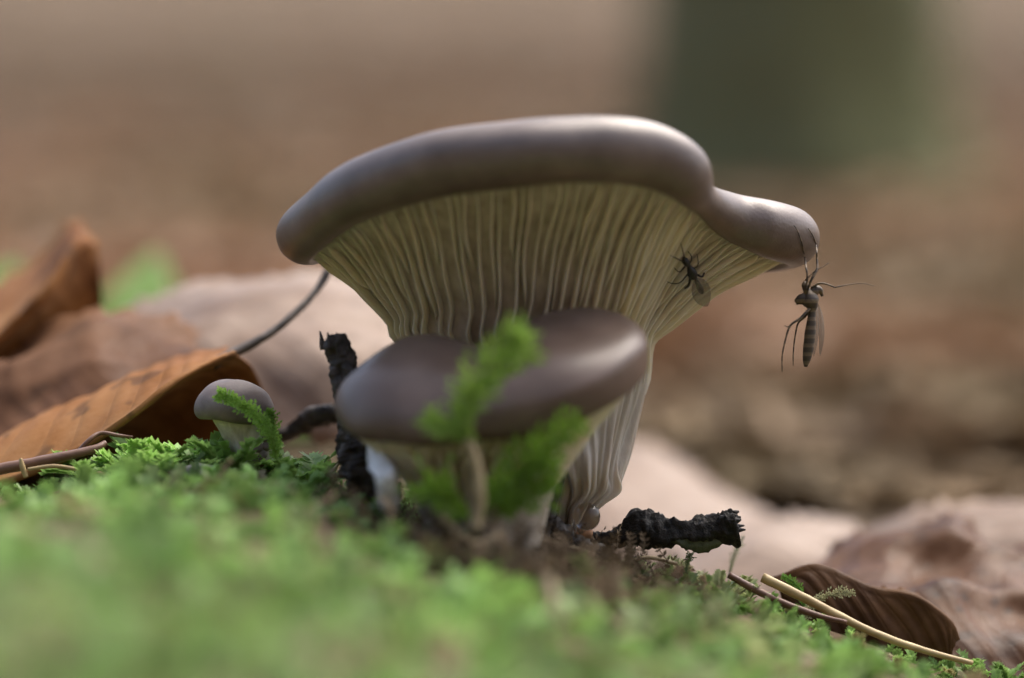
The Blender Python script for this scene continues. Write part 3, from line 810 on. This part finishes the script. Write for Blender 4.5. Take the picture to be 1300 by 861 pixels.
leaf('pale pinkish dead leaf lying behind the leaf with the long stalk', [
    [(95, 425, 78), (100, 440, 66), (105, 460, 56), (110, 500, 48), (115, 560, 44)],
    [(170, 385, 84), (175, 405, 70), (185, 430, 58), (195, 480, 48), (200, 560, 44)],
    [(270, 360, 90), (275, 380, 74), (285, 415, 60), (295, 465, 50), (300, 560, 44)],
    [(370, 350, 92), (375, 368, 76), (380, 400, 62), (385, 450, 52), (390, 560, 46)],
    [(455, 356, 92), (460, 372, 78), (462, 400, 66), (465, 445, 56), (470, 560, 50)],
    [(530, 392, 88), (530, 405, 78), (530, 420, 70), (530, 455, 62), (530, 560, 56)]], M['leaf_pink'], 2.6, 0.07, 7)
leaf('brown dead leaf with wavy surface under the orange leaves', [
    [(-60, 470, 52), (-60, 478, 46), (-60, 505, 40), (-55, 560, 34), (-50, 620, 30)],
    [(20, 440, 54), (22, 452, 46), (25, 485, 38), (30, 540, 32), (35, 610, 28)],
    [(110, 405, 56), (112, 422, 46), (118, 460, 38), (125, 520, 32), (130, 600, 28)],
    [(190, 400, 56), (192, 416, 48), (200, 450, 42), (210, 505, 36), (215, 590, 30)],
    [(262, 425, 56), (264, 438, 50), (268, 462, 44), (272, 505, 38), (275, 590, 32)]], M['leaf_brown'], 3.2, 0.085, 12)
leaf('rolled orange-brown leaf with dark hollow and long grey stalk', [
    [(-50, 600, 32), (-50, 578, 20), (-49, 590, 10), (-48, 622, 4), (-44, 634, 5), (-35, 625, 16), (-30, 640, 26), (-20, 660, 32)],
    [(60, 545, 33), (60, 524, 22), (63, 538, 11), (70, 575, 4), (76, 586, 5), (92, 570, 18), (100, 595, 28), (110, 640, 33)],
    [(150, 500, 34), (150, 482, 23), (154, 494, 12), (163, 522, 4), (170, 528, 5), (200, 515, 20), (215, 555, 30), (225, 620, 34)],
    [(220, 466, 34), (216, 455, 26), (220, 462, 16), (230, 474, 8), (240, 477, 8), (268, 480, 22), (285, 525, 31), (300, 600, 35)],
    [(290, 442, 33), (287, 441, 28), (290, 444, 22), (296, 450, 16), (304, 453, 16), (325, 475, 25), (342, 520, 30), (355, 590, 33)]], M['leaf_orange'], 0.55, 0.12, 21,
    stalk=([(270, 462, 16), (300, 447, 18), (345, 422, 20), (385, 388, 23), (404, 365, 25), (416, 345, 26)], [0.9, 0.7, 0.55, 0.5, 0.48, 0.6]))
leaf('glossy mottled red-brown leaf right of the yellow straw', [
    [(1010, 735, 48), (1012, 745, 40), (1020, 760, 30), (1030, 790, 22), (1040, 830, 16)],
    [(1090, 680, 52), (1095, 700, 42), (1105, 740, 30), (1120, 790, 20), (1130, 850, 14)],
    [(1165, 662, 52), (1172, 690, 42), (1185, 740, 30), (1200, 800, 19), (1210, 870, 13)],
    [(1240, 672, 50), (1250, 705, 41), (1262, 750, 30), (1275, 810, 18), (1285, 885, 12)],
    [(1320, 690, 48), (1330, 720, 40), (1340, 765, 30), (1350, 820, 20), (1360, 895, 14)],
    [(1410, 720, 48), (1415, 745, 40), (1420, 785, 32), (1425, 830, 24), (1430, 895, 18)]], M['leaf_red'], 3.6, 0.11, 33)
leaf('pale beige leaf behind the glossy red-brown one', [
    [(1060, 690, 84), (1062, 700, 76), (1065, 715, 68), (1070, 760, 62), (1075, 830, 56)],
    [(1140, 650, 86), (1145, 664, 76), (1150, 690, 66), (1155, 740, 60), (1160, 820, 56)],
    [(1230, 636, 88), (1235, 652, 76), (1240, 682, 66), (1245, 735, 60), (1250, 820, 56)],
    [(1330, 638, 88), (1335, 655, 76), (1340, 690, 66), (1345, 745, 60), (1350, 830, 56)],
    [(1430, 665, 86), (1432, 680, 76), (1435, 710, 68), (1440, 760, 62), (1445, 840, 58)]], M['leaf_pink'], 2.4, 0.09, 41)
leaf('dark brown curled leaf edge behind the yellow straw', [
    [(975, 745, 16), (978, 738, 12), (982, 734, 9), (988, 745, 7), (995, 775, 6)],
    [(1020, 722, 17), (1024, 718, 12), (1030, 719, 8), (1034, 745, 6), (1040, 800, 5)],
    [(1065, 735, 17), (1070, 732, 12), (1075, 735, 8), (1078, 765, 6), (1082, 825, 5)],
    [(1105, 750, 16), (1110, 748, 11), (1114, 750, 7), (1118, 785, 5), (1122, 845, 4)],
    [(1150, 752, 15), (1155, 752, 10), (1160, 757, 6), (1160, 795, 5), (1160, 855, 4)],
    [(1190, 780, 14), (1196, 782, 9), (1202, 788, 5), (1198, 815, 4), (1195, 865, 4)],
    [(1210, 800, 12), (1212, 804, 8), (1214, 812, 5), (1210, 830, 4), (1206, 870, 4)]], M['leaf_dark'], 0.5, 0.14, 55)
leaf('pale blurred leaf slope behind the foot of the large mushroom', [
    [(640, 590, 175), (645, 600, 155), (650, 625, 135), (655, 670, 118), (660, 740, 108)],
    [(740, 560, 178), (745, 578, 155), (750, 615, 132), (755, 665, 116), (760, 740, 106)],
    [(810, 558, 178), (818, 580, 154), (826, 622, 130), (834, 672, 114), (840, 745, 104)],
    [(890, 600, 172), (898, 622, 150), (906, 655, 128), (914, 695, 112), (920, 755, 102)],
    [(980, 650, 160), (985, 668, 142), (990, 695, 124), (995, 725, 110), (1000, 770, 100)]], M['leaf_pink'], 3.0, 0.05, 63)
leaf('light tan blurred leaf between black twig and curled brown edge', [
    [(850, 690, 110), (853, 698, 98), (856, 715, 86), (860, 745, 76), (865, 800, 68)],
    [(930, 664, 112), (935, 676, 98), (940, 700, 84), (945, 735, 74), (950, 800, 66)],
    [(1010, 655, 112), (1015, 670, 98), (1020, 695, 84), (1025, 735, 74), (1030, 810, 66)],
    [(1085, 668, 108), (1090, 682, 96), (1095, 705, 84), (1100, 745, 74), (1105, 820, 66)]], M['leaf_pink'], 3.0, 0.06, 77)
stick('rotten_twig', 'short black bark scrap on the pale beige leaf', 'bark',
      [(1212, 672, 58), (1226, 684, 54), (1250, 700, 52), (1290, 708, 52), (1330, 716, 54)], [1.6, 1.7, 1.2, 0.8, 0.6], M['bark'], 12, 36, 0.4, 0.4, 91)

def seedling(label, blades, seed):
    base = P(*blades[0][0]); r = root('seedling', base, label, 'seedling')
    for q, (p0, p1, w) in enumerate(blades):
        a, b_ = P(*p0), P(*p1); d = b_-a; s = np.array((1, 0.3, 0)); s -= d*np.dot(s, d)/np.dot(d, d); s /= np.linalg.norm(s)
        A = np.zeros((14, 7, 3))
        for i in range(14):
            u = i/13; ww = w*math.sin(math.pi*(0.06+0.92*u)**0.8)
            for j in range(7):
                v = (j-3)/3; A[i, j] = a+d*u+s*v*ww+np.array((0, -1, 0))*(abs(v)*ww*0.35)+np.array((0, 1, 0))*(22*u*u)
        sheet('leaf_blade', A, M['leaf_green'], 0.25, r, base)
    return r
seedling('bright green blurred seedling between the curled leaf and pale leaf', [((170, 470, 230), (183, 318, 230), 9), ((165, 470, 230), (143, 370, 226), 6), ((175, 470, 232), (210, 375, 230), 6)], 1)
seedling('green blurred blades beyond the upright curled leaf', [((-30, 460, 170), (-5, 330, 170), 8), ((-40, 460, 170), (-45, 350, 168), 6)], 2)
seedling('pale green blurred blades behind the upright charred stub', [((385, 560, 130), (388, 440, 130), 7), ((378, 560, 132), (372, 470, 130), 5)], 3)

# ------------------------------------------------------------------ twigs and straws on the moss
def straw(label, pts, rad, mat, name='straw', cat='straw', seed=0, seg=8, rough=0.12, n=40):
    o, _ = stick(name, label, cat, pts, rad, mat, seg, n, rough, 0.5, seed); return o
straw('yellow dry straw slanting down the mossy slope', [(968, 733, -1), (1010, 754, -2), (1065, 782, -3), (1120, 808, -4), (1180, 828, -4), (1235, 842, -4)], [0.62, 0.62, 0.55, 0.5, 0.42, 0.3], M['straw'], seed=1)
straw('reddish dry stem lying left of the yellow straw', [(925, 730, -3), (965, 752, -3), (1000, 768, -4), (1040, 782, -4), (1075, 790, -5)], [0.4, 0.5, 0.45, 0.38, 0.25], M['twig'], 'dry_stem', 'stem', 2)
straw('red-brown twig sticking in from under the rolled leaf', [(-40, 603, -3), (30, 590, -3), (80, 580, -2), (120, 570, -1), (134, 563, 0)], [0.75, 0.7, 0.65, 0.55, 0.45], M['twig'], 'twig', 'twig', 3)
straw('thin dry stem arching over the moss by the twig', [(92, 582, 0), (112, 560, 0), (128, 550, 1), (150, 553, 1), (168, 555, 2)], [0.25, 0.3, 0.28, 0.25, 0.2], M['twig'], 'dry_stem', 'stem', 4)
straw('short pale straw upright before the red-brown twig', [(33, 606, -5), (29, 594, -5), (26, 582, -5)], [0.3, 0.35, 0.2], M['straw'], seed=5, n=14)
straw('fine pale straw lying along the moss left of tiny mushroom', [(35, 596, -5), (70, 592, -5), (110, 598, -6), (150, 604, -6)], [0.2, 0.25, 0.22, 0.15], M['straw'], seed=6)
straw('tan straw crossing the moss left of the pebble', [(165, 585, -8), (190, 600, -8), (215, 615, -9), (235, 632, -10)], [0.2, 0.3, 0.3, 0.2], M['straw'], seed=7)
straw('brown fibre crossing the tan straw near the pebble', [(110, 622, -9), (150, 607, -9), (185, 596, -9), (240, 606, -9), (275, 612, -9)], [0.18, 0.22, 0.22, 0.2, 0.12], M['twig'], 'dry_stem', 'stem', 8)
straw('tiny orange needle at the foot of the charred stub', [(415, 603, -6), (425, 595, -6), (430, 588, -6)], [0.15, 0.22, 0.15], M['straw'], seed=9, n=10)
for k, pts in enumerate([[(640, 700, -14), (680, 688, -13), (720, 694, -12), (755, 704, -11)], [(560, 655, -42), (600, 690, -42), (640, 676, -40)],
                         [(690, 800, -74), (700, 765, -72), (696, 735, -70)], [(780, 722, -6), (820, 708, -5), (860, 716, -5)]]):
    straw(['curved pale root fibre below the large stem', 'tan fibre looping before the moss sprout', 'pale blurred stalk rising from the moss in front',
           'brown fibre lying along the black twig'][k], pts, [[0.3]*4, [0.4]*3, [0.55]*3, [0.25]*3][k], M['stalk'], 'root_fibre', 'fibre', 20+k, n=24)

# ------------------------------------------------------------------ gnats
def gnat_body(mb, stations, seg=14):
    mb.tube([s[0] for s in stations], [s[1] for s in stations], seg, len(stations)*4, 0.06, 3.0, 2)
Yg = -3.2
def G(px, py, dy=0.0): return P(px, py, Yg+dy)
mb = MB()
# head, thorax with hump, slender abdomen in one run
gnat_body(mb, [(G(1021, 357), 0.10), (G(1022, 361), 0.45), (G(1023, 366), 0.42), (G(1025, 370), 0.55), (G(1027, 376), 0.95), (G(1029, 383), 1.1), (G(1031, 390), 0.7),
               (G(1031, 396), 0.48), (G(1030, 410), 0.62), (G(1028, 428), 0.70), (G(1026, 445), 0.66), (G(1024, 457), 0.5), (G(1023, 466), 0.22)])
mb.tube([G(1027, 380), G(1018, 380), G(1010, 384)], [0.8, 0.75, 0.35], 10, 8)          # coxae bulge
def leg(pts, r0=0.16, r1=0.06, n=26):
    mb.tube([G(*p) for p in pts], np.linspace(r0, r1, len(pts)), 6, n)
cap_bvh = BVHTree.FromPolygons([tuple(v) for v in cap_V], cap_F)
def lobe_dy(px, py):
    e = Vector((0, -DIST, EYE)); h = cap_bvh.ray_cast(e, (Vector(P(px, py, 0))-e).normalized())
    return (h[0].y-0.28 if h[0] else Yg)-Yg
leg([(1024, 372, -0.6), (1030, 356, -1.2), (1037, 343, -0.8)]+[(x, y, lobe_dy(x, y)) for x, y in ((1037, 328), (1037, 320), (1036, 312), (1034, 304), (1030, 296), (1026, 290))])
leg([(1022, 372, -0.9), (1025, 352, -1.6), (1023, 338, -1.0)]+[(x, y, lobe_dy(x, y)) for x, y in ((1022, 328), (1020, 318), (1018, 308), (1015, 300), (1012, 292), (1008, 286))])
leg([(1023, 370, 0), (1032, 350, 0.4), (1039, 337, 0.5)], 0.15, 0.08, 12)
leg([(1022, 356, -0.5), (1034, 345, -0.6), (1046, 338, -0.4), (1052, 334, -0.3)], 0.09, 0.05, 14)
leg([(1030, 366, 0), (1040, 360, -0.3), (1050, 361, -0.3), (1060, 365, -0.2)], 0.18, 0.10, 16)
leg([(1060, 365, -0.2), (1080, 361, 0.3), (1096, 360, 0.5), (1110, 363, 0.8)], 0.09, 0.04, 16)
leg([(1028, 392, -0.5), (1016, 404, -1.0), (1003, 414, -1.2), (997, 432, -1.3), (993, 452, -1.2), (993, 472, -1.0)], 0.2, 0.07)
leg([(1029, 394, 0.4), (1020, 404, 0.9), (1013, 411, 1.1), (1009, 430, 1.2), (1007, 450, 1.2), (1007, 464, 1.2)], 0.18, 0.06)
leg([(1003, 414, -1.2), (999, 415, -1.2), (996, 413, -1.2)], 0.10, 0.05, 6)
gb = G(1027, 380)
gn = mesh_obj('gnat', mb.V, mb.F, M['gnat_band'], None, gb)
props(gn, 'slender banded gnat hanging by its forelegs from the cap lobe', 'gnat')
def wing(pts_axis, width, parent, base, side, nvec):
    C = catmull(np.array(pts_axis), 18); A = np.zeros((18, 6, 3))
    for i in range(18):
        u = i/17; w = width*math.sin(math.pi*min(1, 0.05+0.93*u)**1.1)**0.7 if u < 0.999 else 0.02
        for j in range(6):
            v = (j-2.5)/2.5; A[i, j] = C[i]+side*v*w*0.5+nvec*0.06*math.sin(v*4+u*9)
    return sheet('wing', A, M['wing'], 0.03, parent, base)
wing([G(1031, 380, 0.6), G(1036, 400, 0.6), G(1037, 425, 0.6), G(1033, 453, 0.6)], 0.75, gn, gb, np.array((0.75, 0.6, 0)), np.array((0, 1.0, 0)))
wing([G(1035, 380, 1.4), G(1041, 400, 1.4), G(1043, 425, 1.4), G(1041, 452, 1.4)], 0.95, gn, gb, np.array((0.85, 0.5, 0)), np.array((0, 1.0, 0)))
mb = MB()
mb.tube([G(1030, 374, 0.2), G(1036, 368, 0.3), G(1041, 369, 0.4), G(1044, 376, 0.6)], [0.6, 0.6, 0.4, 0.15], 10, 12, 0.2, 2.0, 3)
mesh_obj('wing_base', mb.V, mb.F, M['gnat_band'], gn, gb)

# second gnat, sitting on the gills
bvh = BVHTree.FromPolygons([tuple(v) for v in under_V], under_F)
eye = Vector((0, -DIST, EYE))
def hit(px, py):
    d = (Vector(P(px, py, 0))-eye).normalized(); h = bvh.ray_cast(eye, d)
    return h
h = hit(877, 345)
hc, hn = np.array(h[0]), np.array(h[1])
if np.dot(hn, np.array(h[0]-eye)) > 0: hn = -hn
def on_gill(px, py, lift):
    """a point lift mm above the gills where the pixel's sight line meets their tangent plane"""
    d = P(px, py, 0)-np.array(eye); d /= np.linalg.norm(d)
    t = np.dot(hc+hn*1.9-np.array(eye), hn)/np.dot(d, hn)
    return np.array(eye)+d*t+hn*lift
K = on_gill
mb = MB()
gnat_body(mb, [(K(866, 324, 0.5), 0.12), (K(868, 328, 0.55), 0.45), (K(871, 332, 0.6), 0.42), (K(873, 335, 0.6), 0.3), (K(876, 341, 0.65), 0.6), (K(878, 347, 0.65), 0.58),
               (K(881, 351, 0.6), 0.25), (K(884, 357, 0.6), 0.3), (K(887, 363, 0.6), 0.42), (K(890, 369, 0.55), 0.25)])
def leg2(pts, r0=0.10, r1=0.05): mb.tube([K(*p) for p in pts], np.linspace(r0, r1, len(pts)), 6, 16)
leg2([(867, 325, 0.8), (863, 310, 1.2), (858, 295, 1.4)], 0.09, 0.04); leg2([(865, 328, 0.8), (852, 320, 1.2), (841, 314, 1.3), (836, 308, 1.3)], 0.09, 0.04)
leg2([(872, 333, 0.5), (876, 327, 0.7), (876, 322, 0.4), (873, 319, 0.0)]); leg2([(880, 338, 0.5), (884, 332, 0.8), (885, 323, 0.0)])
leg2([(868, 336, 0.5), (860, 341, 0.8), (854, 338, 0.0)]); leg2([(872, 345, 0.5), (862, 354, 0.8), (853, 358, 0.4), (843, 356, 0.0)])
leg2([(875, 350, 0.5), (872, 358, 0.8), (870, 366, 0.0)], 0.18, 0.16); leg2([(883, 346, 0.5), (889, 347, 0.8), (894, 347, 0.0)], 0.15, 0.14)
gb2 = K(877, 345, 0.0)
gn2 = mesh_obj('gnat', mb.V, mb.F, M['gnat_dark'], None, gb2)
props(gn2, 'small black gnat with long feelers sitting on the pale gills', 'gnat')
sidev = K(896, 356, 0)-K(884, 366, 0); sidev /= np.linalg.norm(sidev)
wing([K(880, 350, 0.9), K(884, 358, 1.1), K(890, 370, 1.1), K(896, 384, 0.9)], 2.6, gn2, gb2, sidev, hn)

# ------------------------------------------------------------------ mossy tree and litter behind
tb = np.array((310.0, 3000.0, float(ground_z(310.0, 3000.0))))
tree = root('tree', tb, 'mossy tree trunk standing on the slope far behind the mushrooms', 'tree')
mb = MB()
mb.tube([tb+np.array((0, 0, -120)), tb+np.array((0, 0, 0)), tb+np.array((-2, 0, 150)), tb+np.array((-4, 0, 500)), tb+np.array((10, 20, 1600)), tb+np.array((60, 60, 4200)), tb+np.array((40, 140, 8000))],
        [230, 195, 168, 158, 150, 120, 60], 36, 80, 0.08, 0.012, 4)
mesh_obj('trunk', mb.V, mb.F, M['trunk'], tree, tb)
for k, (a, zz) in enumerate(((0.4, 3800), (2.4, 4600), (4.1, 5300), (5.5, 6200), (1.6, 6900))):
    mb = MB(); s = tb+np.array((40, 60, zz)); d = np.array((math.cos(a), math.sin(a), 0.55))
    mb.tube([s, s+d*700, s+d*1500+np.array((0, 0, 200)), s+d*2300+np.array((0, 0, 500))], [60, 45, 28, 8], 12, 24, 0.1, 0.01, k)
    mesh_obj('limb', mb.V, mb.F, M['trunk'], tree, tb)

# litter: bent pointed leaves, the further the larger the share of ground left to the material
lv = []
for s in range(6):
    r = random.Random(s); Vp = []; nu, nw = 6, 4
    b1, b2, b3 = r.uniform(-0.25, 0.35), r.uniform(-0.3, 0.5), r.uniform(-0.2, 0.2)
    for i in range(nu):
        u = i/(nu-1); w = 0.30*math.sin(math.pi*(0.03+0.94*u))**0.85
        for j in range(nw):
            v = (j/(nw-1)-0.5)*2
            Vp.append((u-0.5, v*w, b1*(u-0.5)**2*2+b2*v*v*w+b3*v*(u-0.5)))
    lv.append((np.array(Vp), np.array(grid_faces(nw, nu))))
def litter(name, label, n, y0, y1, smin, smax, keep):
    t = rng.random(n); Y = y0+(y1-y0)*t**1.5
    X = rng.uniform(-1, 1, n)*(0.30*(Y+DIST)+90)
    k = keep(X, Y); X, Y = X[k], Y[k]; n = len(X)
    Z = ground_z(X, Y)+rng.uniform(0.5, 0.5+smin*0.11, n)
    pal = np.array(((0.40, 0.275, 0.20), (0.31, 0.195, 0.13), (0.48, 0.355, 0.275), (0.25, 0.135, 0.075), (0.36, 0.22, 0.13)))
    c = pal[rng.integers(0, 5, n)]*(0.62+0.35*rng.random((n, 1)))
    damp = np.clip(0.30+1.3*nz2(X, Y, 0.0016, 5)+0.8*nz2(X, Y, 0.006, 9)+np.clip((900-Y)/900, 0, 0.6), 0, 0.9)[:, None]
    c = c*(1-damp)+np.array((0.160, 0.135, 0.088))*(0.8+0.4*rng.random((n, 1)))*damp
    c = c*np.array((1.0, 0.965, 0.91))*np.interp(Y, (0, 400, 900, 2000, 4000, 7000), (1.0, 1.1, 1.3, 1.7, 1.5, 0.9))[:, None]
    o = scatter(name, lv, np.stack([X, Y, Z], -1), rng.uniform(0, 6.28, n), rng.normal(0, 0.09, n), rng.uniform(smin, smax, n), c, M['litter'])
    return props(o, label, 'leaf litter', kind='stuff')
litter('leaf_litter', 'blurred brown beech leaf litter covering the slope behind', 17000, 330, 9000, 34, 62, lambda X, Y: ((X-310)**2+(Y-3000)**2 > 210**2) & ((X > 0) | (Y > 240)))
litter('leaf_litter', 'crumbled brown leaf fragments in the dip behind the mossy hump', 3200, 190, 460, 12, 24, lambda X, Y: (X > 0) | (Y > 240))
